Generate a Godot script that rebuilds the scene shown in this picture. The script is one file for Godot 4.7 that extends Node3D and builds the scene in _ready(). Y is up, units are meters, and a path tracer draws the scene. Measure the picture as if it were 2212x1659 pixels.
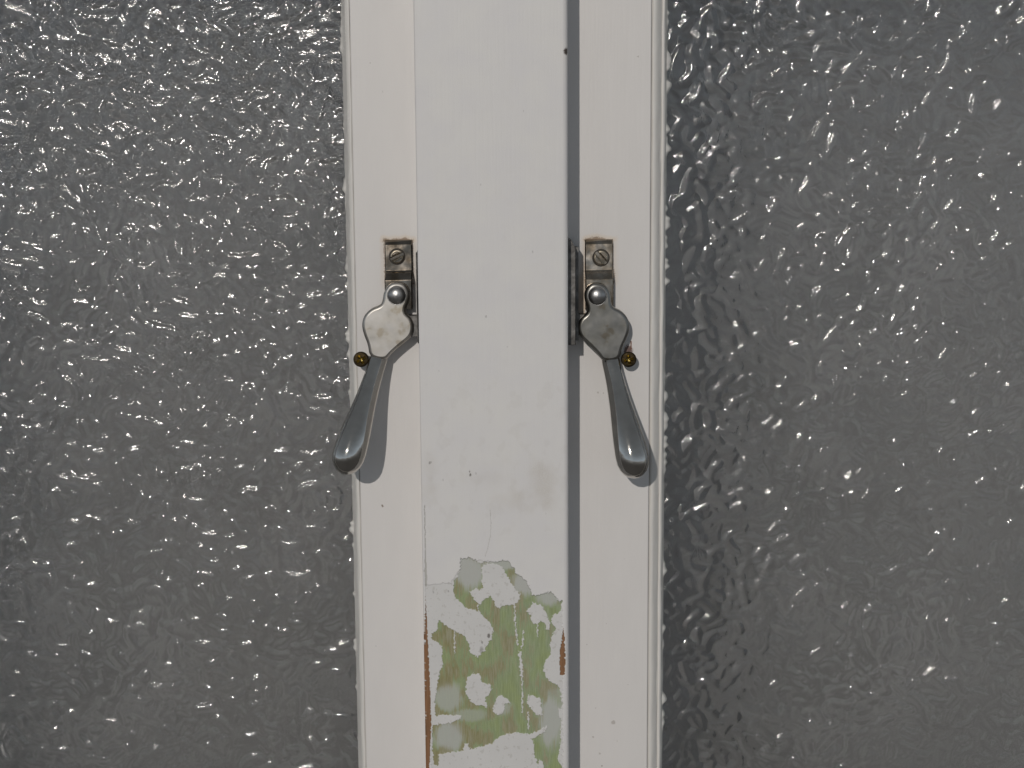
extends Node3D
# A sunlit white window mullion between two casements with rippled glass, each held by a chromed fastener.
# All builders take millimetres in the window's own axes (x right, y up, z out of the window) and store metres.

const MM := 0.001
var rng := RandomNumberGenerator.new()
var m_sash: StandardMaterial3D
var m_steel: StandardMaterial3D
var m_steel_dark: StandardMaterial3D
var m_blade: StandardMaterial3D
var m_blade_dull: StandardMaterial3D
var m_grip: StandardMaterial3D
var m_dome: StandardMaterial3D
var m_bronze: StandardMaterial3D
var m_brass: StandardMaterial3D
var m_dark: StandardMaterial3D
var m_glass: StandardMaterial3D


func _ready() -> void:
	# ---- camera, sky, sun, exposure
	var cam := Camera3D.new()
	cam.name = "camera"
	add_child(cam)
	cam.fov = 29.3794
	cam.near = 0.02
	cam.far = 40.0
	cam.look_at_from_position(Vector3(0, 0.091137, 0.643579), Vector3.ZERO, Vector3.UP)
	cam.rotate_object_local(Vector3(0, 0, 1), deg_to_rad(-0.42))
	cam.current = true

	var sky_mat := ProceduralSkyMaterial.new()
	sky_mat.sky_top_color = Color(0.51, 0.53, 0.55)
	sky_mat.sky_horizon_color = Color(0.87, 0.935, 1.0)
	sky_mat.sky_curve = 0.15
	sky_mat.ground_horizon_color = Color(0.78, 0.79, 0.80)
	sky_mat.ground_bottom_color = Color(0.37, 0.365, 0.36)
	sky_mat.ground_curve = 0.05
	sky_mat.sun_angle_max = 20.0
	var sky := Sky.new()
	sky.sky_material = sky_mat
	var env := Environment.new()
	env.background_mode = Environment.BG_SKY
	env.sky = sky
	env.background_energy_multiplier = 1.2
	env.tonemap_mode = Environment.TONE_MAPPER_LINEAR
	env.tonemap_exposure = 0.525
	env.sdfgi_enabled = true
	env.ssao_enabled = true
	env.ssil_enabled = true
	var we := WorldEnvironment.new()
	we.name = "world"
	we.environment = env
	add_child(we)

	var sun := DirectionalLight3D.new()
	sun.name = "sun"
	sun.light_energy = 0.89
	sun.light_color = Color(1.0, 0.975, 0.945)
	sun.light_angular_distance = 0.55
	sun.shadow_enabled = true
	sun.basis = Basis.looking_at(Vector3(0.228, -0.362, -1.0).normalized(), Vector3.UP)
	add_child(sun)

	materials()
	# ---- the setting: the grey surface behind the glass, with mottled light painted in
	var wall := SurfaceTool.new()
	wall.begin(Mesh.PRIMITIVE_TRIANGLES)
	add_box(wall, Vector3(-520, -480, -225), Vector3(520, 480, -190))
	var wm := paint(Color(0.298, 0.296, 0.293), 0.9, 4.5, 0.0, 5, 0.30)  # light-dark mottle in the colour imitates light scattered by the rippled glass
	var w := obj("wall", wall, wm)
	tag(w, "warm grey surface with mottled light and shade painted in, close behind the two rippled panes", "wall")
	w.set_meta("kind", "structure")
	# wall-coloured block added behind the mullion, flared to shade the right pane's left edge
	var added_shade_block := begin()
	solid(added_shade_block, PackedVector2Array([Vector2(-64, 37), Vector2(66, 37), Vector2(107, 189), Vector2(-64, 189)]), [[0.0, -258.0], [0.0, 258.0]], false)
	var po := obj("added_shade_block", added_shade_block, wm, w)
	po.rotation_degrees.x = -90.0

	mullion()
	sash(-1)
	sash(1)
	keeper_plate(-1)
	keeper_plate(1)
	fastener(-1)
	fastener(1)
	brass_screw(-1)
	brass_screw(1)


# ------------------------------------------------------------------ helpers
func tag(o: Node, label: String, category := "", group := "") -> void:
	if label:
		o.set_meta("label", label)
	if category:
		o.set_meta("category", category)
	if group:
		o.set_meta("group", group)


func thing(called: String, label: String, category: String, group := "") -> Node3D:
	var o := Node3D.new()
	o.name = called
	add_child(o, true)
	tag(o, label, category, group)
	return o


func obj(called: String, st: SurfaceTool, mat: Material, parent: Node = self) -> MeshInstance3D:
	st.generate_normals()
	st.index()
	var o := MeshInstance3D.new()
	o.name = called
	o.mesh = st.commit()
	o.material_override = mat
	o.mesh.surface_set_material(0, mat)
	o.material_override = null
	parent.add_child(o, true)
	return o


func begin() -> SurfaceTool:
	var st := SurfaceTool.new()
	st.begin(Mesh.PRIMITIVE_TRIANGLES)
	return st


# a, b, c counter-clockwise seen from outside, in millimetres
func tri(st: SurfaceTool, a: Vector3, b: Vector3, c: Vector3) -> void:
	for p in [a, c, b]:
		st.set_uv(Vector2(p.x, p.y) * 0.01)
		st.add_vertex(p * MM)


func quad(st: SurfaceTool, a: Vector3, b: Vector3, c: Vector3, d: Vector3) -> void:
	tri(st, a, b, c)
	tri(st, a, c, d)


func add_box(st: SurfaceTool, lo: Vector3, hi: Vector3) -> void:
	st.set_smooth_group(-1)
	var o: PackedVector2Array = [Vector2(lo.x, lo.y), Vector2(hi.x, lo.y), Vector2(hi.x, hi.y), Vector2(lo.x, hi.y)]
	solid(st, o, [[0.0, lo.z], [0.0, hi.z]], false)


func smooth_loop(pts: PackedVector2Array, times := 2) -> PackedVector2Array:
	var p := pts
	for k in times:
		var q := PackedVector2Array()
		for i in p.size():
			var a := p[i]
			var b := p[(i + 1) % p.size()]
			q.append(a.lerp(b, 0.25))
			q.append(a.lerp(b, 0.75))
		p = q
	return p


# an outline (counter-clockwise) carried through steps of [inset, z]; both ends capped
func solid(st: SurfaceTool, outline: PackedVector2Array, steps: Array, round_sides := true, mat_shift := Vector3.ZERO) -> void:
	var n := outline.size()
	var rings := []
	for s in steps:
		var ring := PackedVector3Array()
		for i in n:
			var a := outline[(i + n - 1) % n]
			var b := outline[i]
			var c := outline[(i + 1) % n]
			var d1 := (b - a).normalized()
			var d2 := (c - b).normalized()
			var nn := (Vector2(d1.y, -d1.x) + Vector2(d2.y, -d2.x)).normalized()
			var k := 1.0 / maxf(0.5, nn.dot(Vector2(d1.y, -d1.x)))
			var q := b - nn * k * float(s[0])
			ring.append(Vector3(q.x, q.y, s[1]) + mat_shift)
		rings.append(ring)
	st.set_smooth_group(1 if round_sides else -1)
	for r in rings.size() - 1:
		var lo: PackedVector3Array = rings[r]
		var hi: PackedVector3Array = rings[r + 1]
		for i in n:
			var j := (i + 1) % n
			quad(st, lo[i], lo[j], hi[j], hi[i])
	st.set_smooth_group(-1)
	for e in [0, rings.size() - 1]:
		var ring: PackedVector3Array = rings[e]
		var flat := PackedVector2Array()
		for p in ring:
			flat.append(Vector2(p.x, p.y))
		var t := Geometry2D.triangulate_polygon(flat)
		for i in range(0, t.size(), 3):
			var a := ring[t[i]]
			var b := ring[t[i + 1]]
			var c := ring[t[i + 2]]
			var up := (b - a).cross(c - a).z > 0
			if up == (e > 0):
				tri(st, a, b, c)
			else:
				tri(st, a, c, b)


# turned about the z axis: profile of (radius, z) from the rim inwards to the tip
func lathe(st: SurfaceTool, at: Vector3, profile: Array, sides := 40) -> void:
	st.set_smooth_group(1)
	for k in profile.size() - 1:
		var p: Vector2 = profile[k]
		var q: Vector2 = profile[k + 1]
		for i in sides:
			var a := TAU * i / sides
			var b := TAU * (i + 1) / sides
			var p0 := at + Vector3(cos(a) * p.x, sin(a) * p.x, p.y)
			var p1 := at + Vector3(cos(b) * p.x, sin(b) * p.x, p.y)
			var q0 := at + Vector3(cos(a) * q.x, sin(a) * q.x, q.y)
			var q1 := at + Vector3(cos(b) * q.x, sin(b) * q.x, q.y)
			if q.x < 0.001:
				tri(st, p0, p1, q0)
			else:
				quad(st, p0, p1, q1, q0)


# where a point of the mullion lies on its paint, unrolled over the arrises
func paint_uv(v: Vector3) -> Vector2:
	var u := v.x
	if v.x > 21.8:
		u = 21.8 + (29.0 - v.z) * 0.6 + (v.x - 21.8) * 0.5
	elif v.x < -38.3:
		u = -38.4 - (29.0 - v.z) * 0.3
	var y := v.y
	if y > 176.0:
		y = 352.0 - y
	elif y < -171.0:
		y = -342.0 - y
	return Vector2(clampf((u - TLEFT) / (TX * TS), 0.001, 0.999), (TTOP - y) / (TY * TS))


# a cross-section (x, z) drawn out along y
func extrude_y(st: SurfaceTool, prof: PackedVector2Array, y0: float, y1: float, smooth_flags: Array = [], painted := false, wobble := 0.0) -> void:
	var stray := noise(0.05, 400, 2)
	for i in prof.size() - 1:
		var a := prof[i]
		var b := prof[i + 1]
		st.set_smooth_group(smooth_flags[i] if smooth_flags.size() > i else -1)
		# hand-painted joinery: every arris strays a little along its length
		var n := 130 if wobble > 0.0 else 1
		for j in n:
			var ya := y0 + (y1 - y0) * j / n
			var yb := y0 + (y1 - y0) * (j + 1) / n
			var v := [Vector3(a.x, ya, a.y), Vector3(b.x, ya, b.y), Vector3(b.x, yb, b.y), Vector3(a.x, yb, a.y)]
			if wobble > 0.0:
				for k in 4:
					var p: Vector3 = v[k]
					v[k] = p + Vector3(stray.get_noise_3d(p.x * 9.0, p.y, p.z * 9.0), 0, 0.7 * stray.get_noise_3d(p.x * 9.0 + 70.0, p.y, p.z * 9.0)) * wobble
			for k in [0, 2, 1, 0, 3, 2]:
				st.set_uv(paint_uv(v[k]) if painted else Vector2(v[k].x, v[k].y) * 0.01)
				st.add_vertex(v[k] * MM)


func noise(freq: float, seed_: int, octaves := 3) -> FastNoiseLite:
	var f := FastNoiseLite.new()
	f.noise_type = FastNoiseLite.TYPE_SIMPLEX_SMOOTH
	f.seed = seed_
	f.frequency = freq
	f.fractal_octaves = octaves
	return f


func noise_tex(freq: float, seed_: int, lo: Color, hi: Color, octaves := 4, size := 256) -> NoiseTexture2D:
	var t := NoiseTexture2D.new()
	t.width = size
	t.height = size
	t.seamless = true
	t.noise = noise(freq, seed_, octaves)
	var g := Gradient.new()
	g.set_color(0, lo)
	g.set_color(1, hi)
	t.color_ramp = g
	return t


func bump_tex(freq: float, seed_: int, octaves := 3, size := 256) -> NoiseTexture2D:
	var t := NoiseTexture2D.new()
	t.width = size
	t.height = size
	t.seamless = true
	t.noise = noise(freq, seed_, octaves)
	return t


# linear base colour with a slight uneven grain, and a relief of depth millimetres
func paint(c: Color, rough: float, repeats: float, depth: float, seed_: int, spread := 0.05) -> StandardMaterial3D:
	var m := StandardMaterial3D.new()
	var lo := Color(c.r * (1 - spread), c.g * (1 - spread), c.b * (1 - spread)).linear_to_srgb()
	var hi := Color(c.r * (1 + spread), c.g * (1 + spread), c.b * (1 + spread)).linear_to_srgb()
	m.albedo_texture = noise_tex(0.02, seed_, lo, hi)
	m.roughness = rough
	m.heightmap_enabled = depth > 0.0
	m.heightmap_texture = bump_tex(0.06, seed_ + 7)
	m.heightmap_scale = depth * 0.1
	m.uv1_triplanar = true
	m.uv1_scale = Vector3.ONE * repeats
	return m


func metal(lo: Color, hi: Color, r0: float, r1: float, freq: float, repeats: float, depth: float, seed_: int, pits := Color(0, 0, 0, 0)) -> StandardMaterial3D:
	var m := StandardMaterial3D.new()
	m.metallic = 1.0
	m.metallic_specular = 0.5
	m.albedo_texture = noise_tex(freq, seed_, lo.linear_to_srgb(), hi.linear_to_srgb(), 5)
	if pits.a > 0.0:
		var ramp := (m.albedo_texture as NoiseTexture2D).color_ramp
		ramp.add_point(0.30, lo.linear_to_srgb())
		ramp.set_color(0, pits.linear_to_srgb())
		ramp.set_offset(0, 0.16)
	m.roughness = 1.0
	m.roughness_texture = noise_tex(freq * 1.4, seed_ + 3, Color(r0, r0, r0), Color(r1, r1, r1), 4)
	if depth > 0.0:
		m.heightmap_enabled = true
		m.heightmap_texture = bump_tex(freq * 2.0, seed_ + 5)
		m.heightmap_scale = depth * 0.1
	m.uv1_triplanar = true
	m.uv1_scale = Vector3.ONE * repeats
	return m


func materials() -> void:
	m_sash = paint(Color(0.72, 0.70, 0.665), 0.5, 12.0, 0.03, 11, 0.025)
	m_steel = metal(Color(0.17, 0.125, 0.08), Color(0.48, 0.45, 0.41), 0.10, 0.30, 0.02, 22.0, 0.02, 21)
	m_steel_dark = metal(Color(0.10, 0.075, 0.05), Color(0.30, 0.27, 0.235), 0.08, 0.2, 0.02, 22.0, 0.02, 25)
	m_blade = metal(Color(0.49, 0.465, 0.425), Color(0.58, 0.56, 0.535), 0.36, 0.48, 0.018, 22.0, 0.0, 31, Color(0.40, 0.36, 0.30))
	m_blade_dull = metal(Color(0.28, 0.27, 0.245), Color(0.36, 0.35, 0.33), 0.28, 0.40, 0.018, 22.0, 0.0, 35, Color(0.23, 0.205, 0.165))
	m_grip = metal(Color(0.44, 0.42, 0.39), Color(0.60, 0.58, 0.54), 0.04, 0.15, 0.02, 20.0, 0.05, 41)
	m_dome = metal(Color(0.34, 0.335, 0.33), Color(0.48, 0.475, 0.47), 0.3, 0.45, 0.03, 60.0, 0.02, 51)
	m_bronze = metal(Color(0.028, 0.020, 0.011), Color(0.075, 0.055, 0.028), 0.4, 0.6, 0.03, 60.0, 0.03, 61)
	m_brass = metal(Color(0.26, 0.20, 0.07), Color(0.42, 0.33, 0.11), 0.2, 0.35, 0.03, 60.0, 0.0, 71)
	m_dark = metal(Color(0.09, 0.085, 0.08), Color(0.26, 0.25, 0.24), 0.35, 0.6, 0.025, 25.0, 0.05, 81)
	m_glass = StandardMaterial3D.new()
	m_glass.albedo_color = Color(1, 1, 1, 0)
	m_glass.transparency = BaseMaterial3D.TRANSPARENCY_ALPHA
	m_glass.refraction_enabled = true
	m_glass.refraction_scale = 0.05
	m_glass.roughness = 0.062
	m_glass.metallic_specular = 0.26
	m_glass.heightmap_enabled = true
	m_glass.heightmap_texture = bump_tex(0.05, 91, 2)
	m_glass.heightmap_scale = 0.0045
	m_glass.uv1_scale = Vector3(10.0, 10.0, 1.0)


# ------------------------------------------------------------------ mullion and its worn paint
const TX := 340
const TY := 1750
const TS := 0.2          # millimetres per pixel of the paint texture
const TLEFT := -41.0
const TTOP := 178.0


func fill(mask: PackedByteArray, poly: Array, value: int) -> void:
	var pts := PackedVector2Array()
	var y0 := 1e9
	var y1 := -1e9
	for i in range(0, poly.size(), 2):
		var q := Vector2((poly[i] * 0.1 - TLEFT) / TS, (TTOP - poly[i + 1] * 0.1) / TS)
		pts.append(q)
		y0 = minf(y0, q.y)
		y1 = maxf(y1, q.y)
	for y in range(maxi(0, int(y0)), mini(TY - 1, int(y1)) + 1):
		var xs := []
		for i in pts.size():
			var a := pts[i]
			var b := pts[(i + 1) % pts.size()]
			if (a.y <= y) != (b.y <= y):
				xs.append(a.x + (y - a.y) / (b.y - a.y) * (b.x - a.x))
		xs.sort()
		for k in range(0, xs.size() - 1, 2):
			for x in range(maxi(0, int(ceil(xs[k]))), mini(TX - 1, int(xs[k + 1])) + 1):
				mask[y * TX + x] = value


func stroke(mask: PackedByteArray, a: Vector2, b: Vector2, wide: float, value: int) -> void:
	var n := int(a.distance_to(b) / 0.1) + 1
	for i in n + 1:
		var p := a.lerp(b, float(i) / n)
		var ww := wide * (0.5 + 0.5 * absf(sin(i * 0.7) * cos(i * 0.23)))
		var r := int(ceil(ww / TS))
		for dx in range(-r, r + 1):
			var x := int((p.x - TLEFT) / TS) + dx
			var y := int((TTOP - p.y) / TS)
			if absf(dx * TS) <= ww and x >= 0 and x < TX and y >= 0 and y < TY:
				mask[y * TX + x] = value


func mullion_material() -> StandardMaterial3D:
	var coat := PackedByteArray()      # 0 top coat, 1 older white coat, 2 green coat, 3 white flakes left on it, 4 bare wood
	coat.resize(TX * TY)
	# outlines in tenths of a millimetre on the face
	fill(coat, [-380, -835, -330, -827, -271, -824, -259, -802, -228, -760, -228, -718, -86, -731, -22, -728, 8, -789, 52, -817, 81, -884, 116, -879, 158, -868, 196, -912, 209, -934, 212, -1750, -367, -1750, -372, -1250, -380, -1003], 1)
	fill(coat, [-228, -718, -193, -713, -163, -724, -140, -739, -125, -730, -87, -736, -39, -725, -22, -728, 2, -765, 8, -789, 25, -789, 52, -817, 72, -854, 81, -884, 116, -879, 158, -868, 182, -891, 196, -912, 207, -903, 208, -934, 193, -964, 166, -970, 163, -1001, 178, -1032, 166, -1063, 157, -1106, 160, -1149, 136, -1173, 127, -1217, 139, -1254, 159, -1273, 189, -1285, 201, -1323, 207, -1373, 204, -1441, 201, -1535, 194, -1605, 185, -1630, 206, -1655, 206, -1750, 122, -1750, 98, -1642, 86, -1604, 83, -1541, 39, -1515, 15, -1499, -33, -1508, -70, -1521, -94, -1543, -100, -1552, -178, -1573, -214, -1583, -287, -1591, -335, -1600, -336, -1651, -357, -1651, -361, -1563, -360, -1465, -279, -1456, -237, -1438, -234, -1422, -278, -1418, -350, -1421, -346, -1343, -340, -1300, -330, -1250, -324, -1226, -311, -1188, -314, -1151, -310, -1121, -325, -1093, -360, -1071, -357, -1052, -330, -1034, -332, -1003, -323, -988, -291, -1019, -244, -1047, -214, -1063, -197, -1103, -191, -1137, -156, -1159, -144, -1140, -126, -1128, -120, -1110, -99, -1079, -89, -1030, -101, -1005, -130, -980, -145, -956, -160, -950, -201, -937, -230, -912, -257, -882, -259, -845, -256, -814, -241, -796, -228, -760], 2)
	fill(coat, [-139, -761, -128, -749, -110, -740, -57, -743, -31, -786, -13, -822, 13, -865, 28, -878, 25, -902, 1, -926, -41, -926, -62, -938, -82, -926, -88, -901, -100, -883, -112, -889, -129, -901, -147, -922, -171, -901, -191, -864, -170, -855, -159, -849, -147, -857, -135, -846], 3)
	fill(coat, [-178, -1230, -151, -1233, -139, -1274, -109, -1280, -98, -1302, -110, -1330, -128, -1339, -119, -1392, -131, -1379, -164, -1376, -188, -1363, -211, -1323, -213, -1282, -205, -1251], 3)
	fill(coat, [-62, -1330, -47, -1340, -26, -1349, -20, -1365, -44, -1371, -45, -1402, -63, -1424, -87, -1414, -97, -1389, -86, -1364, -77, -1339], 3)
	fill(coat, [61, -1328, 99, -1341, 114, -1347, 114, -1372, 123, -1422, 99, -1425, 81, -1406, 60, -1378, 54, -1359], 3)
	fill(coat, [54, -954, 84, -915, 119, -927, 143, -964, 155, -1001, 151, -1038, 142, -1038, 134, -1007, 116, -998, 101, -1016, 77, -1000, 72, -970], 3)
	fill(coat, [3, -1502, 63, -1510, 105, -1494, 141, -1472, 135, -1494, 99, -1522, 62, -1534, 32, -1522], 3)
	fill(coat, [192, -1394, 207, -1394, 204, -1435, 195, -1435], 3)
	fill(coat, [-230, -1586, -220, -1551, -208, -1550, -196, -1583], 3)
	fill(coat, [95, -1705, 107, -1623, 122, -1642, 134, -1705], 3)
	fill(coat, [-382, -881, -379, -942, -375, -1065, -369, -1250, -365, -1456, -372, -1562, -377, -1750, -391, -1750, -389, -1374, -388, -1126], 4)
	fill(coat, [214, -1032, 205, -1094, 199, -1131, 197, -1192, 200, -1245, 219, -1239, 221, -1162, 218, -1069], 4)
	var lines := [[0.5, -92.6, 0.6, -100.6], [0.6, -100.6, 1.7, -110.8], [4.3, -104, 3.5, -112.3], [2.6, -113.5, 3.4, -124.7], [3.4, -124.7, 3.6, -141.5], [-25.7, -104.1, -25.8, -113.9], [-15.6, -92.5, -15.3, -95.6], [10.4, -101.3, 10.4, -106.8], [6.0, -140.9, 6.0, -149]]
	for k in lines.size():
		stroke(coat, Vector2(lines[k][0], lines[k][1]), Vector2(lines[k][2], lines[k][3]), 0.75 if k == 3 else 0.36, 3)
	# grey-white wash left on the green: centre and half-sizes in millimetres
	var wash := [[-19.3, -77.2, 7, 8.5, 1.0], [3.7, -82.9, 6, 6, 1.0], [15.5, -89.0, 6, 4, 0.9], [-28.9, -133.8, 6.5, 7, 0.75], [-28.6, -151.5, 7, 8.0, 0.9], [15.9, -144.5, 6, 13, 0.95], [17.1, -133, 5, 5, 0.5], [-5.6, -139, 5, 3.4, 0.6], [-5, -74, 12, 3, 0.9], [-20, -142, 9, 3, 0.5]]
	var dots := [[-13.9, -109.1, 0.45, 0.6], [-11.0, -106.2, 0.8, 0.75], [-14.2, -112.4, 1.1, 0.35], [-34.8, -86.3, 0.4, 0.4], [-28.3, -86.1, 0.4, 0.4], [-18.2, -34.9, 0.5, 0.8], [-18.5, -33.4, 0.3, 0.7], [-15.8, -34.2, 0.35, 0.3], [-35.5, -29.6, 0.5, 0.55], [-34.9, -29.4, 0.3, 0.45], [22.8, 142.0, 1.1, 1.0], [-12.5, 88, 0.35, 0.25], [5.5, 118, 0.3, 0.25], [9.0, 60.0, 0.35, 0.3], [-10.8, 33, 0.4, 0.4], [-30, -37, 0.3, 0.3], [14, -52, 0.3, 0.2], [-31, 10, 0.3, 0.2], [-2, 20, 0.25, 0.2]]
	var smudges := [[11.0, -38.0, 13.0, 15.0, 0.34], [-12.0, -36.0, 12.0, 8.0, 0.22], [-35.0, -36.0, 5.0, 16.0, 0.26], [3.0, -48.0, 18.0, 9.0, 0.20]]
	var edge := noise(0.35, 3, 3)
	var grain := noise(0.9, 4, 2)
	var cloud := noise(0.045, 5, 3)
	var cloud2 := noise(0.11, 6, 3)
	var streak := noise(0.5, 8, 3)
	var col := PackedByteArray()
	col.resize(TX * TY * 3)
	var hgt := PackedFloat32Array()
	hgt.resize(TX * TY)
	for y in TY:
		var ym := TTOP - y * TS
		for x in TX:
			var xm := TLEFT + x * TS
			var g := grain.get_noise_2d(xm * 2.0, ym * 2.0)
			var c1 := cloud.get_noise_2d(xm, ym)
			var brush := streak.get_noise_2d(xm * 1.2, ym * 0.05)
			var r := 0.725 + 0.012 * g + 0.02 * c1
			var c := Color(r, r * 0.978, r * (0.963 - 0.02 * c1))
			var h := 1.0 + 0.03 * brush + 0.03 * g
			var dirty := smoothstep(0.12, 0.5, cloud2.get_noise_2d(xm + 90.0, ym * 0.8)) * (1.0 if ym < 5.0 and ym > -62.0 else 0.25)
			c = c.lerp(Color(0.52, 0.49, 0.45), 0.12 * dirty)
			if ym < -5.0 and ym > -62.0:
				for q in smudges:
					var e := Vector2((xm - q[0]) / q[2], (ym - q[1]) / q[3]).length() - 0.7 * c1 - 0.25 * cloud2.get_noise_2d(xm, ym)
					if e < 1.0:
						c = c.lerp(Color(0.50, 0.455, 0.40), q[4] * smoothstep(1.0, -0.1, e) * (1.0 + 0.9 * g))
			if ym < -64.0:
				var ex := edge.get_noise_2d(xm * 1.6, ym * 1.6) * 0.7
				var ey := edge.get_noise_2d(xm * 1.6 + 200.0, ym * 1.6) * 0.7
				var sx := clampi(x + int(round(ex / TS)), 0, TX - 1)
				var sy := clampi(y + int(round(ey / TS)), 0, TY - 1)
				var k := coat[sy * TX + sx]
				if k == 4:
					k = coat[clampi(y + int(ey * 2.0), 0, TY - 1) * TX + clampi(x + int(ex * 1.4), 0, TX - 1)]
				if k == 1 or k == 3:
					r = 0.665 + 0.02 * g + 0.025 * c1
					c = Color(r, r * 0.985, r * 0.965)
					h = 0.72 + 0.03 * brush + 0.03 * g
					if cloud2.get_noise_2d(xm * 3.0, ym * 3.0) > 0.42:
						c = c.lerp(Color(0.42, 0.40, 0.36), 0.35)
				elif k == 2:
					var fib := streak.get_noise_2d(xm * 3.2, ym * 0.16 + 40.0)
					var patch := cloud2.get_noise_2d(xm * 0.9 + 40.0, ym * 0.45)
					var worn := smoothstep(0.02, 0.5, fib * 0.75 + patch * 1.5 + 0.08 - 0.011 * (xm + 8.0))
					c = Color(0.30, 0.355, 0.17).lerp(Color(0.305, 0.37, 0.235), clampf(0.5 + patch, 0.0, 1.0))
					c = c.lerp(Color(0.27, 0.225, 0.085), worn * 0.8)
					c = c * (1.0 + 0.22 * fib + 0.10 * g)
					var veil := clampf(0.02 + 0.35 * fib + 0.4 * patch, 0.0, 0.3)
					for q in wash:
						var d := Vector2((xm - q[0]) / q[2], (ym - q[1]) / q[3]).length()
						if d < 1.25:
							veil = maxf(veil, q[4] * smoothstep(1.2, 0.55, d + 0.35 * patch + 0.25 * fib))
					c = c.lerp(Color(0.48, 0.49, 0.455), veil)
					h = 0.42 + 0.06 * fib + 0.03 * g + 0.06 * veil
				elif k == 4:
					var fib := streak.get_noise_2d(xm * 5.0, ym * 0.1)
					c = Color(0.25, 0.125, 0.058) * (1.0 + 0.45 * fib)
					h = 0.25 + 0.12 * fib
			# fine cracks along the arrises
			var crack := absf(xm - (-37.9 + 0.35 * edge.get_noise_2d(3.0, ym * 0.7)))
			if ym < -48.0 and ym > -84.0 and crack < 0.16 + 0.3 * smoothstep(-66.0, -80.0, ym):
				c = c.lerp(Color(0.34, 0.33, 0.28), 0.6)
				h -= 0.3
			if ym < -50.0 and ym > -71.0 and absf(xm - (-9.6 - 0.012 * (ym + 56.0) * (ym + 56.0) + 0.3 * edge.get_noise_2d(1.0, ym))) < 0.13:
				c = c.lerp(Color(0.40, 0.38, 0.34), 0.5)
			for q in dots:
				if absf(ym - q[1]) < 3.0 and absf(xm - q[0]) < 3.0:
					var d := Vector2(xm - q[0], (ym - q[1]) * 0.6).length() + 0.25 * g
					if d < q[2]:
						c = c.lerp(Color(0.07, 0.055, 0.045), q[3] * smoothstep(q[2], q[2] * 0.5, d))
			c = c.linear_to_srgb()
			var at := (y * TX + x) * 3
			col[at] = clampi(int(c.r * 255.0), 0, 255)
			col[at + 1] = clampi(int(c.g * 255.0), 0, 255)
			col[at + 2] = clampi(int(c.b * 255.0), 0, 255)
			hgt[y * TX + x] = h
	var m := StandardMaterial3D.new()
	m.albedo_texture = ImageTexture.create_from_image(Image.create_from_data(TX, TY, false, Image.FORMAT_RGB8, col))
	m.heightmap_enabled = true
	m.heightmap_texture = ImageTexture.create_from_image(Image.create_from_data(TX, TY, false, Image.FORMAT_RF, hgt.to_byte_array()))
	m.heightmap_scale = 0.06
	m.roughness = 0.5
	return m


func mullion() -> void:
	var o := thing("window_mullion", "white painted wooden mullion between the two casements, paint flaked to green low down", "window mullion")
	var prof := PackedVector2Array([Vector2(-39.2, -30), Vector2(-39.2, 28.0)])
	for k in 4:
		var a := PI - PI / 2 * (k + 1) / 4.0
		prof.append(Vector2(-38.4 + 0.8 * cos(a), 28.2 + 0.8 * sin(a)))
	for k in 7:
		var a := PI / 2 - PI / 2 * k / 6.0
		prof.append(Vector2(21.8 + 2.1 * cos(a), 26.9 + 2.1 * sin(a)))
	prof.append(Vector2(23.9, -30))
	var st := begin()
	var flags := []
	for i in prof.size():
		flags.append(1 if (i > 0 and i < 5) or (i > 5 and i < prof.size() - 2) else -1)
	extrude_y(st, prof, -258, 258, flags, true, 0.04)
	obj("post", st, mullion_material(), o)


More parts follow.
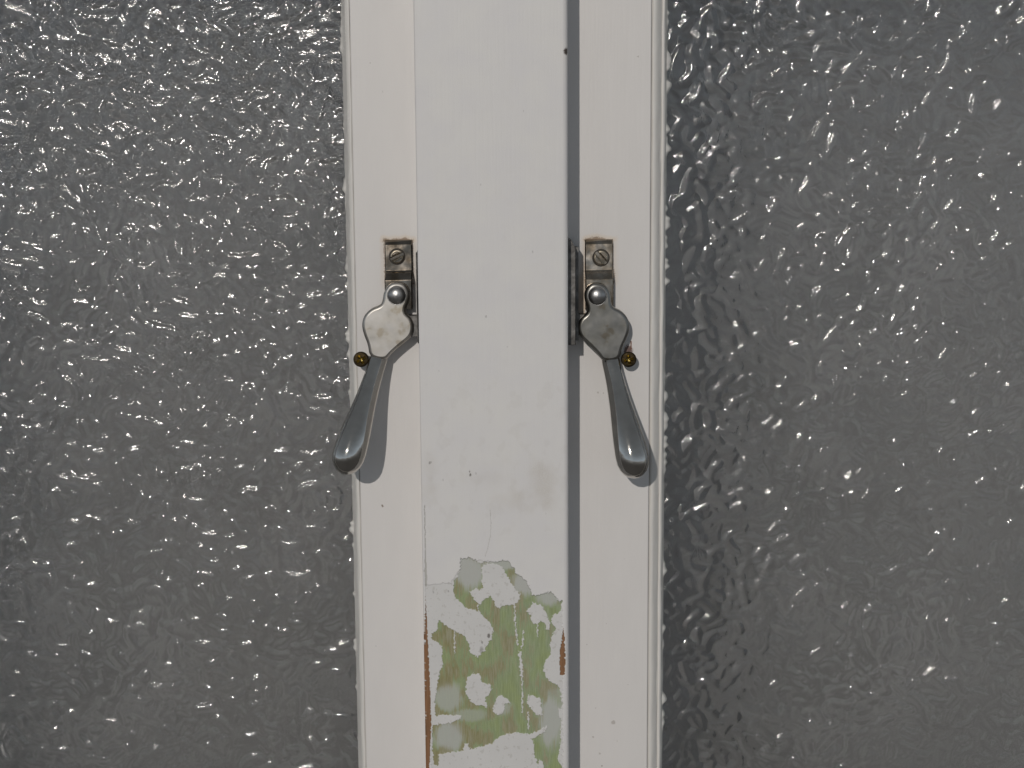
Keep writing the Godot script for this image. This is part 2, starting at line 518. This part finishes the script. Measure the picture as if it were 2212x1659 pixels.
# ------------------------------------------------------------------ casements
func sash(s: int) -> void:
	var side := "left" if s < 0 else "right"
	var o := thing("casement_window", "white casement with a rippled grey pane, %s of the mullion" % side, "casement window", "casements either side of the mullion")
	var face := 68.4 if s < 0 else 61.0          # distance of the face's glass-side edge from the middle
	var inner := 38.0 if s < 0 else 23.0
	var gl := 72.9 if s < 0 else 68.7
	var w := gl - face
	# profile from the mullion side to the glass, as (distance, z)
	var p := [Vector2(inner, -36), Vector2(inner, 0), Vector2(face - 0.35, 0), Vector2(face, -0.35)]
	var stile := []
	for q in p:
		stile.append(q)
	stile.append(Vector2(face, -36))
	var pr := PackedVector2Array()
	for q in stile:
		pr.append(Vector2(s * q.x, q.y))
	if s < 0:
		pr.reverse()
	var st := begin()
	extrude_y(st, pr, -258, 258)
	obj("stile", st, sash_material(s), o)
	# glazing bead: a small groove, a slope, a quirk and a thin ridge beside the glass
	var b := [Vector2(face, -2.4), Vector2(face + 0.10 * w, -1.2), Vector2(face + 0.16 * w, -0.9), Vector2(face + 0.32 * w, -1.7), Vector2(face + 0.48 * w, -2.9), Vector2(face + 0.58 * w, -4.1), Vector2(face + 0.66 * w, -5.0), Vector2(face + 0.72 * w, -4.5), Vector2(face + 0.80 * w, -4.8), Vector2(face + 0.87 * w, -5.8), Vector2(face + w, -8.6), Vector2(face + w, -14)]
	if s < 0:
		b = [Vector2(face, -1.8), Vector2(face + 0.08 * w, -0.9), Vector2(face + 0.16 * w, -0.7), Vector2(face + 0.30 * w, -1.1), Vector2(face + 0.42 * w, -1.6), Vector2(face + 0.50 * w, -2.2), Vector2(face + 0.56 * w, -3.0), Vector2(face + 0.64 * w, -4.0), Vector2(face + 0.74 * w, -5.2), Vector2(face + 0.86 * w, -6.6), Vector2(face + w, -8.6), Vector2(face + w, -14)]
	pr = PackedVector2Array()
	for q in b:
		pr.append(Vector2(s * q.x, q.y))
	if s < 0:
		pr.reverse()
	st = begin()
	extrude_y(st, pr, -258, 258, [1, 1, 1, 1, 1, -1, 1, 1, 1, -1, -1] if s > 0 else [-1, -1, 1, 1, 1, -1, 1, 1, 1, 1, 1], false, 0.3)
	obj("glazing_bead", st, m_sash, o)
	sealant(s, gl, o)
	# the rest of the frame, outside the picture
	st = begin()
	var far := 345.0
	var xa := minf(s * face, s * (far + 34))
	var xb := maxf(s * face, s * (far + 34))
	for yy in [[-300, -258], [258, 300]]:
		add_box(st, Vector3(xa, yy[0], -28), Vector3(xb, yy[1], -0.5))
	obj("rail", st, m_sash, o)
	st = begin()
	add_box(st, Vector3(minf(s * far, s * (far + 34)), -258, -28), Vector3(maxf(s * far, s * (far + 34)), 258, -0.5))
	obj("outer_stile", st, m_sash, o)
	pane(s, gl - 1.5, far + 4, o)


func sash_material(s: int) -> StandardMaterial3D:
	var m := StandardMaterial3D.new()
	# colour by the face's own x and y: 42 mm wide, 360 mm tall
	var left := -72.0 if s < 0 else 22.0
	var nx := 168
	var ny := 1440
	var step := 0.25
	var cloud := noise(0.05, 15 + s, 3)
	var fine := noise(0.9, 16 + s, 2)
	var streak := noise(0.5, 18 + s, 2)
	var bracket := Rect2(-55.4, 45.0, 12.4, 19.2) if s < 0 else Rect2(32.1, 45.0, 12.7, 18.8)
	var dots := [[-58.7, -54.7, 0.5, 0.8], [-51, 20, 0.2, 0.3], [-60, 140, 0.3, 0.3], [-55, 128, 0.25, 0.3], [-63, -120, 0.2, 0.3]] if s < 0 else [[45.2, -157, 0.9, 0.35], [36, -164, 0.3, 0.5], [40, -178, 0.3, 0.5], [38, -4, 0.4, 0.35], [40.5, -4.2, 0.3, 0.35], [55, 142, 0.25, 0.4], [31.5, 50, 0.25, 0.5], [33, -120, 0.2, 0.4], [47, -166, 0.25, 0.3], [50, -80, 0.2, 0.3], [42, -110, 0.2, 0.3], [39, -172, 0.4, 0.3], [52, -139, 0.2, 0.35], [37, -150, 0.2, 0.35]]
	var col := PackedByteArray()
	col.resize(nx * ny * 3)
	var hgt := PackedFloat32Array()
	hgt.resize(nx * ny)
	for y in ny:
		var ym := 178.0 - y * step
		for x in nx:
			var xm := left + x * step
			var c1 := cloud.get_noise_2d(xm * 1.5, ym * 0.5)
			var g := fine.get_noise_2d(xm * 2.0, ym * 2.0)
			var r := 0.725 + 0.015 * c1 + 0.014 * g
			var c := Color(r, r * 0.968, r * 0.942)
			# old yellowed paint and grime hugging the screwed-on bracket
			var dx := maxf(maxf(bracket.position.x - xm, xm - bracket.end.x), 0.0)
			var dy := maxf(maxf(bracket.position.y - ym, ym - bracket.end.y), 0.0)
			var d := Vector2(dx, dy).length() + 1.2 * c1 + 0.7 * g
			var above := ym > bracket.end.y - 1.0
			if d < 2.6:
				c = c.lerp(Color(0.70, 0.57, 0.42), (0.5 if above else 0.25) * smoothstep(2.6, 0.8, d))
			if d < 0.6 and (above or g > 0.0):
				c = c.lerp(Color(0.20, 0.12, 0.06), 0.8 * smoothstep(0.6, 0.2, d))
			if s > 0 and xm < 32.5 and ym < 62.0 and ym > 24.0:
				c = c.lerp(Color(0.66, 0.50, 0.34), clampf(0.55 + 0.5 * c1, 0.0, 1.0) * smoothstep(62.0, 40.0, ym))
			if s > 0:
				# rust that has run from the brass screw
				var q := Vector2(xm - 51.4, (ym - 14.6) * 0.75).length() + 0.8 * g
				if q < 2.2:
					c = c.lerp(Color(0.09, 0.03, 0.015), 0.9 * smoothstep(2.2, 1.5, q))
				if ym > 15.0 and ym < 19.0 and absf(xm - 52.6) < 0.25:
					c = Color(0.16, 0.06, 0.03)
			for e in dots:
				if absf(xm - e[0]) < 2.0 and absf(ym - e[1]) < 2.0:
					var l := Vector2(xm - e[0], ym - e[1]).length() + 0.25 * g
					if l < e[2]:
						c = c.lerp(Color(0.12, 0.07, 0.03), e[3])
			c = c.linear_to_srgb()
			var at := (y * nx + x) * 3
			col[at] = clampi(int(c.r * 255.0), 0, 255)
			col[at + 1] = clampi(int(c.g * 255.0), 0, 255)
			col[at + 2] = clampi(int(c.b * 255.0), 0, 255)
			hgt[y * nx + x] = 0.5 + 0.25 * streak.get_noise_2d(xm * 1.3, ym * 0.05) + 0.12 * g
	m.albedo_texture = ImageTexture.create_from_image(Image.create_from_data(nx, ny, false, Image.FORMAT_RGB8, col))
	m.heightmap_enabled = true
	m.heightmap_texture = ImageTexture.create_from_image(Image.create_from_data(nx, ny, false, Image.FORMAT_RF, hgt.to_byte_array()))
	m.heightmap_scale = 0.007
	m.roughness = 0.5
	# the mesh carries UV = x, y in centimetres times a tenth
	m.uv1_scale = Vector3(100.0 / (nx * step), -100.0 / (ny * step), 1)
	m.uv1_offset = Vector3(-left / (nx * step), 178.0 / (ny * step), 0)
	return m


func sealant(s: int, gl: float, parent: Node) -> void:
	var st := begin()
	var a := noise(0.11, 200 + s, 1)
	var b := noise(0.03, 210 + s, 1)
	var prev := []
	var y := -257.0
	st.set_smooth_group(1)
	while y <= 257.0:
		var wv := (0.75 + 1.5 * a.get_noise_1d(y) + 0.9 * a.get_noise_1d(y * 2.3 + 500.0)) * smoothstep(-0.35, 0.45, b.get_noise_1d(y)) * 1.25
		if s < 0 and y < 5.0:
			wv -= 0.5
		var wide := clampf(wv, 0.03, 2.1)
		var tall := minf(0.9, 0.25 + 0.4 * wide)
		var ring := [Vector3(s * (gl - 0.4), y, -7.6 + 0.3), Vector3(s * (gl + wide * 0.45), y, -8.3 + tall * 0.5), Vector3(s * (gl + wide), y, -9.6)]
		if prev:
			for k in 2:
				if s > 0:
					quad(st, prev[k], prev[k + 1], ring[k + 1], ring[k])
				else:
					quad(st, prev[k + 1], prev[k], ring[k], ring[k + 1])
		prev = ring
		y += 0.5
	obj("sealant", st, m_sash, parent)


# a sheet of rippled glass: short rounded worms pressed into its face
func pane(s: int, xi: float, xo: float, parent: Node) -> void:
	var cell := 0.62
	var x0 := minf(s * xi, s * xo)
	var x1 := maxf(s * xi, s * xo)
	var y0 := -262.0
	var y1 := 262.0
	var nx := int((x1 - x0) / cell) + 1
	var ny := int((y1 - y0) / cell) + 1
	var h := PackedFloat32Array()
	h.resize(nx * ny)
	rng.seed = 77 + s
	var flow := noise(0.03, 300 + s, 1)
	var pitch := 5.2
	var gy := y0 - 4
	while gy < y1 + 4:
		var gx := x0 - 4
		while gx < x1 + 4:
			var cx := gx + rng.randf_range(-2.4, 2.4)
			var cy := gy + rng.randf_range(-2.4, 2.4)
			var ang := flow.get_noise_2d(cx, cy) * 4.5 + rng.randf_range(-1.5, 1.5)
			var half := rng.randf_range(0.8, 4.2)
			var rad := rng.randf_range(2.2, 3.3)
			var amp := rng.randf_range(0.48, 0.98) * rad / 2.5
			var bend := rng.randf_range(-0.07, 0.07)
			var ca := cos(ang)
			var sa := sin(ang)
			var reach := half + rad
			var ix0 := maxi(0, int((cx - reach - x0) / cell))
			var ix1 := mini(nx - 1, int((cx + reach - x0) / cell) + 1)
			var iy0 := maxi(0, int((cy - reach - y0) / cell))
			var iy1 := mini(ny - 1, int((cy + reach - y0) / cell) + 1)
			for iy in range(iy0, iy1 + 1):
				var dy := y0 + iy * cell - cy
				for ix in range(ix0, ix1 + 1):
					var dx := x0 + ix * cell - cx
					var u := dx * ca + dy * sa
					var v := dy * ca - dx * sa - bend * u * u
					var uu := maxf(0.0, absf(u) - half)
					var d2 := (uu * uu + v * v) / (rad * rad)
					if d2 < 1.0:
						var e := amp * (1.0 - d2)
						var at := iy * nx + ix
						if e > h[at]:
							h[at] = e
			gx += pitch
		gy += pitch
	# soften the creases a little
	var f := h.duplicate()
	for pass_ in 2:
		for iy in range(1, ny - 1):
			for ix in range(1, nx - 1):
				var at := iy * nx + ix
				f[at] = h[at] * 0.5 + (h[at - 1] + h[at + 1] + h[at - nx] + h[at + nx]) * 0.125
		h = f.duplicate()
	var pos := PackedVector3Array()
	var nor := PackedVector3Array()
	var uvs := PackedVector2Array()
	pos.resize(nx * ny)
	nor.resize(nx * ny)
	uvs.resize(nx * ny)
	for iy in ny:
		for ix in nx:
			var at := iy * nx + ix
			var x := x0 + ix * cell
			var y := y0 + iy * cell
			pos[at] = Vector3(x, y, -9.4 + f[at]) * MM
			var gxx := (f[iy * nx + mini(ix + 1, nx - 1)] - f[iy * nx + maxi(ix - 1, 0)]) / (2.0 * cell)
			var gyy := (f[mini(iy + 1, ny - 1) * nx + ix] - f[maxi(iy - 1, 0) * nx + ix]) / (2.0 * cell)
			nor[at] = Vector3(-gxx, -gyy, 1.0).normalized()
			uvs[at] = Vector2(x, y) * 0.01
	var idx := PackedInt32Array()
	idx.resize((nx - 1) * (ny - 1) * 6)
	var k := 0
	for iy in ny - 1:
		for ix in nx - 1:
			var a := iy * nx + ix
			idx[k] = a
			idx[k + 1] = a + nx + 1
			idx[k + 2] = a + 1
			idx[k + 3] = a
			idx[k + 4] = a + nx
			idx[k + 5] = a + nx + 1
			k += 6
	# the smooth back, four millimetres behind, and the cut edges
	var n0 := pos.size()
	var zb := -13.6
	x1 = x0 + (nx - 1) * cell
	y1 = y0 + (ny - 1) * cell
	for q in [Vector3(x0, y0, zb), Vector3(x1, y0, zb), Vector3(x1, y1, zb), Vector3(x0, y1, zb)]:
		pos.append(q * MM)
		nor.append(Vector3(0, 0, -1))
		uvs.append(Vector2(0.01, 0.01))
	for q in [0, 1, 2, 0, 2, 3]:
		idx.append(n0 + q)
	var corner := [0, nx - 1, nx * ny - 1, nx * (ny - 1)]
	for e in 4:
		var side: Vector3 = [Vector3(0, -1, 0), Vector3(1, 0, 0), Vector3(0, 1, 0), Vector3(-1, 0, 0)][e]
		var p := pos.size()
		for q in [pos[corner[e]], pos[corner[(e + 1) % 4]], pos[n0 + (e + 1) % 4], pos[n0 + e]]:
			pos.append(q)
			nor.append(side)
			uvs.append(Vector2(0.01, 0.01))
		for q in [0, 1, 2, 0, 2, 3]:
			idx.append(p + q)
	var arr := []
	arr.resize(Mesh.ARRAY_MAX)
	arr[Mesh.ARRAY_VERTEX] = pos
	arr[Mesh.ARRAY_NORMAL] = nor
	arr[Mesh.ARRAY_TEX_UV] = uvs
	arr[Mesh.ARRAY_INDEX] = idx
	var mesh := ArrayMesh.new()
	mesh.add_surface_from_arrays(Mesh.PRIMITIVE_TRIANGLES, arr)
	mesh.surface_set_material(0, m_glass)
	var o := MeshInstance3D.new()
	o.name = "glass_pane"
	o.mesh = mesh
	parent.add_child(o, true)


# ------------------------------------------------------------------ ironmongery
func keeper_plate(s: int) -> void:
	var side := "left" if s < 0 else "right"
	var o := thing("keeper_plate", "narrow dark steel keeper plate on the %s flank of the mullion" % side, "keeper plate", "keeper plates on the mullion flanks")
	var st := begin()
	var xa := -40.3 if s < 0 else 23.95
	var xb := -39.25 if s < 0 else 27.4
	var y0 := 20.6 if s < 0 else 19.4
	var y1 := 62.6 if s < 0 else 64.4
	var pts := PackedVector2Array([Vector2(xa, y0), Vector2(xb, y0), Vector2(xb, y1 - 3.5), Vector2(xb - 1.8, y1), Vector2(xa, y1)])
	if s < 0:
		pts = PackedVector2Array([Vector2(xa, y0), Vector2(xb, y0), Vector2(xb, y1), Vector2(xa + 1.4, y1), Vector2(xa, y1 - 3.5)])
	solid(st, pts, [[0.0, 1.0], [0.0, 19.4], [0.25, 20.0]], false)
	obj("plate", st, m_dark, o)
	st = begin()
	# the flange that turns outwards at the plate's foot
	if s > 0:
		add_box(st, Vector3(27.42, y0 + 1.2, 1.0), Vector3(29.0, y1 - 3.6, 12.0))
	else:
		add_box(st, Vector3(-41.0, y0 + 1.2, 1.0), Vector3(-40.32, y1 - 3.6, 12.0))
	obj("flange", st, m_dark, o)


func fastener(s: int) -> void:
	var side := "left" if s < 0 else "right"
	var tone := "brighter chrome window fastener with a scuffed pale blade" if s < 0 else "greyer chrome window fastener with a tarnished blade"
	var o := thing("window_fastener", "%s on the %s casement" % [tone, side], "window fastener", "window fasteners beside the mullion")
	var piv := Vector2(-49.6, 40.7) if s < 0 else Vector2(37.2, 39.8)
	var turn := -17.1 if s < 0 else 11.75
	# bracket: a cranked strip screwed to the stile, its lower end raised under the blade
	var xa := -55.2 if s < 0 else 32.3
	var xb := -43.2 if s < 0 else 44.6
	var top := 64.1 if s < 0 else 63.7
	var prof := [Vector2(top, 0.0), Vector2(top - 0.1, 0.7), Vector2(top - 1.9, 1.9), Vector2(top - 2.2, 2.0), Vector2(top - 13.0, 2.0), Vector2(top - 13.6, 2.15), Vector2(top - 14.0, 2.6), Vector2(top - 16.6, 5.4), Vector2(top - 17.1, 5.7), Vector2(top - 17.7, 5.8), Vector2(piv.y - 6.5, 5.8)]
	var st := begin()
	var c := 0.45
	for i in prof.size() - 1:
		var p: Vector2 = prof[i]
		var q: Vector2 = prof[i + 1]
		st.set_smooth_group(1)
		quad(st, Vector3(xa + c, q.x, q.y), Vector3(xb - c, q.x, q.y), Vector3(xb - c, p.x, p.y), Vector3(xa + c, p.x, p.y))
		st.set_smooth_group(-1)
		var ps := maxf(p.y - c, 0.0)
		var qs := maxf(q.y - c, 0.0)
		quad(st, Vector3(xa, q.x, qs), Vector3(xa + c, q.x, q.y), Vector3(xa + c, p.x, p.y), Vector3(xa, p.x, ps))
		quad(st, Vector3(xb - c, q.x, q.y), Vector3(xb, q.x, qs), Vector3(xb, p.x, ps), Vector3(xb - c, p.x, p.y))
		quad(st, Vector3(xa, q.x, 0), Vector3(xa, q.x, qs), Vector3(xa, p.x, ps), Vector3(xa, p.x, 0))
		quad(st, Vector3(xb, q.x, qs), Vector3(xb, q.x, 0), Vector3(xb, p.x, 0), Vector3(xb, p.x, ps))
	quad(st, Vector3(xa, piv.y - 6.5, 0), Vector3(xb, piv.y - 6.5, 0), Vector3(xb, piv.y - 6.5, 5.8), Vector3(xa, piv.y - 6.5, 5.8))
	obj("bracket", st, m_steel_dark if s < 0 else m_steel, o)
	# slotted screw in the bracket
	var sp := Vector2(-49.8, 56.9) if s < 0 else Vector2(39.3, 55.7)
	slotted_screw(o, Vector3(sp.x, sp.y, 1.6), 3.1 if s < 0 else 3.3, 24.0 if s < 0 else -48.0, s < 0)
	# blade and grip, drawn upright about the pivot, then swung to their angle
	var handle := Node3D.new()
	handle.name = "handle"
	o.add_child(handle, true)
	handle.position = Vector3(piv.x, piv.y, 0) * MM
	handle.rotation_degrees.z = turn
	var pts := PackedVector2Array([Vector2(0, 5.9), Vector2(4.3, 4.2), Vector2(5.9, 0), Vector2(5.2, -4.6), Vector2(5.8, -6.4), Vector2(9.1, -8.8), Vector2(11.2, -12.6), Vector2(11.1, -17.0), Vector2(8.9, -20.9), Vector2(6, -24.6), Vector2(4.1, -29.0), Vector2(0, -29.4), Vector2(-3.7, -28.2), Vector2(-4.9, -25), Vector2(-8.3, -19.8), Vector2(-11.1, -15.8), Vector2(-11.2, -11.5), Vector2(-9, -7.9), Vector2(-5.8, -6.5), Vector2(-5.1, -4.2), Vector2(-5.7, -1), Vector2(-5.2, 2.4), Vector2(-2.9, 5.2)])
	if s < 0:
		for i in pts.size():
			pts[i].x = -pts[i].x
	else:
		pts.reverse()
	if Geometry2D.is_polygon_clockwise(pts):
		pts.reverse()
	st = begin()
	solid(st, smooth_loop(pts, 2), [[0.3, 6.0], [0.0, 6.4], [0.0, 9.4], [0.12, 10.0], [0.4, 10.5], [0.85, 10.85], [1.4, 11.0]])
	obj("blade", st, m_blade if s < 0 else m_blade_dull, handle)
	st = begin()
	grip(st)
	obj("grip", st, m_grip, handle)
	st = begin()
	var dome := []
	for k in 9:
		var a := PI / 2 * k / 8.0
		dome.append(Vector2(3.95 * cos(a), 10.9 + 2.5 * sin(a)))
	lathe(st, Vector3.ZERO, [Vector2(4.3, 10.6), Vector2(4.25, 11.15)] + [Vector2(3.95, 11.0)] + dome)
	obj("rivet", st, m_dome, handle)
	# the tongue that hooks behind the keeper
	st = begin()
	var tx := -47.0 if s < 0 else 27.6
	add_box(st, Vector3(tx, 22.5, 2.2), Vector3(tx + (6.6 if s < 0 else 6.5), 31.5, 8.6))
	obj("tongue", st, m_dark, o)


# rounded handle grip, thin at the blade and swelling towards a blunt end
func grip(st: SurfaceTool) -> void:
	var rows := [[-26.8, 3.3, 1.9, 7.6], [-28.4, 3.75, 2.4, 8.2], [-30.0, 3.9, 2.8, 8.6], [-33, 3.9, 3.2, 9.4], [-37, 4.0, 3.6, 10.8], [-42, 4.3, 4.1, 13.0], [-48, 4.85, 4.7, 15.8], [-54, 5.6, 5.5, 18.6], [-60, 6.4, 6.3, 21.0], [-65, 6.9, 6.8, 22.6], [-69, 7.15, 7.0, 23.5], [-72, 7.05, 6.9, 24.0], [-74.5, 6.4, 6.3, 24.3], [-76.6, 5.2, 5.1, 24.5], [-78.2, 3.5, 3.4, 24.6], [-79.0, 1.7, 1.7, 24.65], [-79.3, 0.02, 0.02, 24.7]]
	var sides := 36
	st.set_smooth_group(1)
	var last := []
	for r in rows:
		var ring := []
		for i in sides:
			var a := TAU * i / sides
			ring.append(Vector3(r[1] * cos(a), r[0], r[3] + r[2] * sin(a)))
		if last:
			for i in sides:
				var j := (i + 1) % sides
				quad(st, last[i], last[j], ring[j], ring[i])
		last = ring


func slotted_screw(parent: Node, at: Vector3, r: float, deg: float, domed: bool) -> void:
	var half := 0.55
	var top := 1.15 if domed else 0.75
	var st := begin()
	for s in [-1, 1]:
		var pts := PackedVector2Array()
		var a0 := asin(half / r)
		for i in 25:
			var a := a0 + (PI - 2.0 * a0) * i / 24.0
			pts.append(Vector2(cos(a), sin(a) * s) * r)
		if s < 0:
			pts.reverse()
		solid(st, pts, [[0.0, -0.6], [0.0, 0.4], [0.12, top - 0.25], [0.4, top - 0.08], [0.8, top]])
	var o := obj("screw", st, m_bronze_light(), parent)
	o.position = at * MM
	o.rotation_degrees.z = deg
	st = begin()
	st.set_smooth_group(-1)
	add_box(st, Vector3(-r * 0.98, -half + 0.01, -0.5), Vector3(r * 0.98, half - 0.01, 0.05))
	obj("slot", st, near_black(), o)
	# a near-black ring around the head at the countersink
	st = begin()
	lathe(st, Vector3.ZERO, [Vector2(r + 0.55, 0.38), Vector2(r + 0.5, 0.47), Vector2(r + 0.02, 0.47)], 40)
	obj("countersink", st, near_black(), o)


var _gr: StandardMaterial3D
func near_black() -> StandardMaterial3D:  # near-black base colour for slot floors and countersink rings
	if _gr == null:
		_gr = paint(Color(0.035, 0.028, 0.022), 0.7, 60.0, 0.03, 95, 0.3)
	return _gr


var _bl: StandardMaterial3D
func m_bronze_light() -> StandardMaterial3D:
	if _bl == null:
		_bl = metal(Color(0.26, 0.22, 0.16), Color(0.46, 0.42, 0.35), 0.3, 0.55, 0.03, 50.0, 0.03, 65)
	return _bl


# a cross-recessed screw driven part way in, as a stop beside the handle
func brass_screw(s: int) -> void:
	var label := "small dark brass cross-head screw at the bead edge, left of the left handle's neck" if s < 0 else "small dark brass cross-head screw with rust above it, right of the right handle's neck"
	var o := thing("brass_screw", label, "screw", "brass stop screws beside the handles")
	var at := Vector2(-65.9, 12.5) if s < 0 else Vector2(51.1, 11.6)
	o.position = Vector3(at.x, at.y, 0) * MM
	o.rotation_degrees.z = 30.0 if s < 0 else 12.0
	var st := begin()
	lathe(st, Vector3.ZERO, [Vector2(1.7, -1.0), Vector2(1.7, 7.6)], 24)
	obj("shank", st, m_bronze, o)
	# head: rim rings, then the cross-shaped recess sinking to a small floor
	st = begin()
	var n := 64
	var rings := [[3.3, 7.2, 0], [3.4, 7.6, 0], [3.38, 8.3, 0], [3.2, 8.7, 0], [2.9, 8.82, 0], [1.22, 8.9, 1], [1.15, 8.85, 1]]
	star_rings(st, rings, n)
	obj("head", st, m_bronze, o)
	st = begin()
	star_rings(st, [[1.15, 8.85, 1], [0.85, 8.1, 1], [0.5, 7.3, 1], [0.02, 7.0, 1]], n)
	obj("recess", st, m_brass, o)


func star_rings(st: SurfaceTool, rings: Array, n: int) -> void:
	var last := PackedVector3Array()
	for q in rings:
		var ring := PackedVector3Array()
		for i in n:
			var a := TAU * i / n
			var r: float = q[0]
			if q[2] == 1:
				var arm := 1.85
				var half := 0.55
				var ax := absf(cos(a))
				var ay := absf(sin(a))
				r *= minf(arm / maxf(ax, ay), maxf(half / maxf(minf(ax, ay), 0.001), half * 1.42)) if minf(ax, ay) > 0.02 else arm
			ring.append(Vector3(cos(a) * r, sin(a) * r, q[1]))
		if last.size():
			st.set_smooth_group(1 if q[2] == 0 else -1)
			for i in n:
				var j := (i + 1) % n
				quad(st, last[i], last[j], ring[j], ring[i])
		last = ring
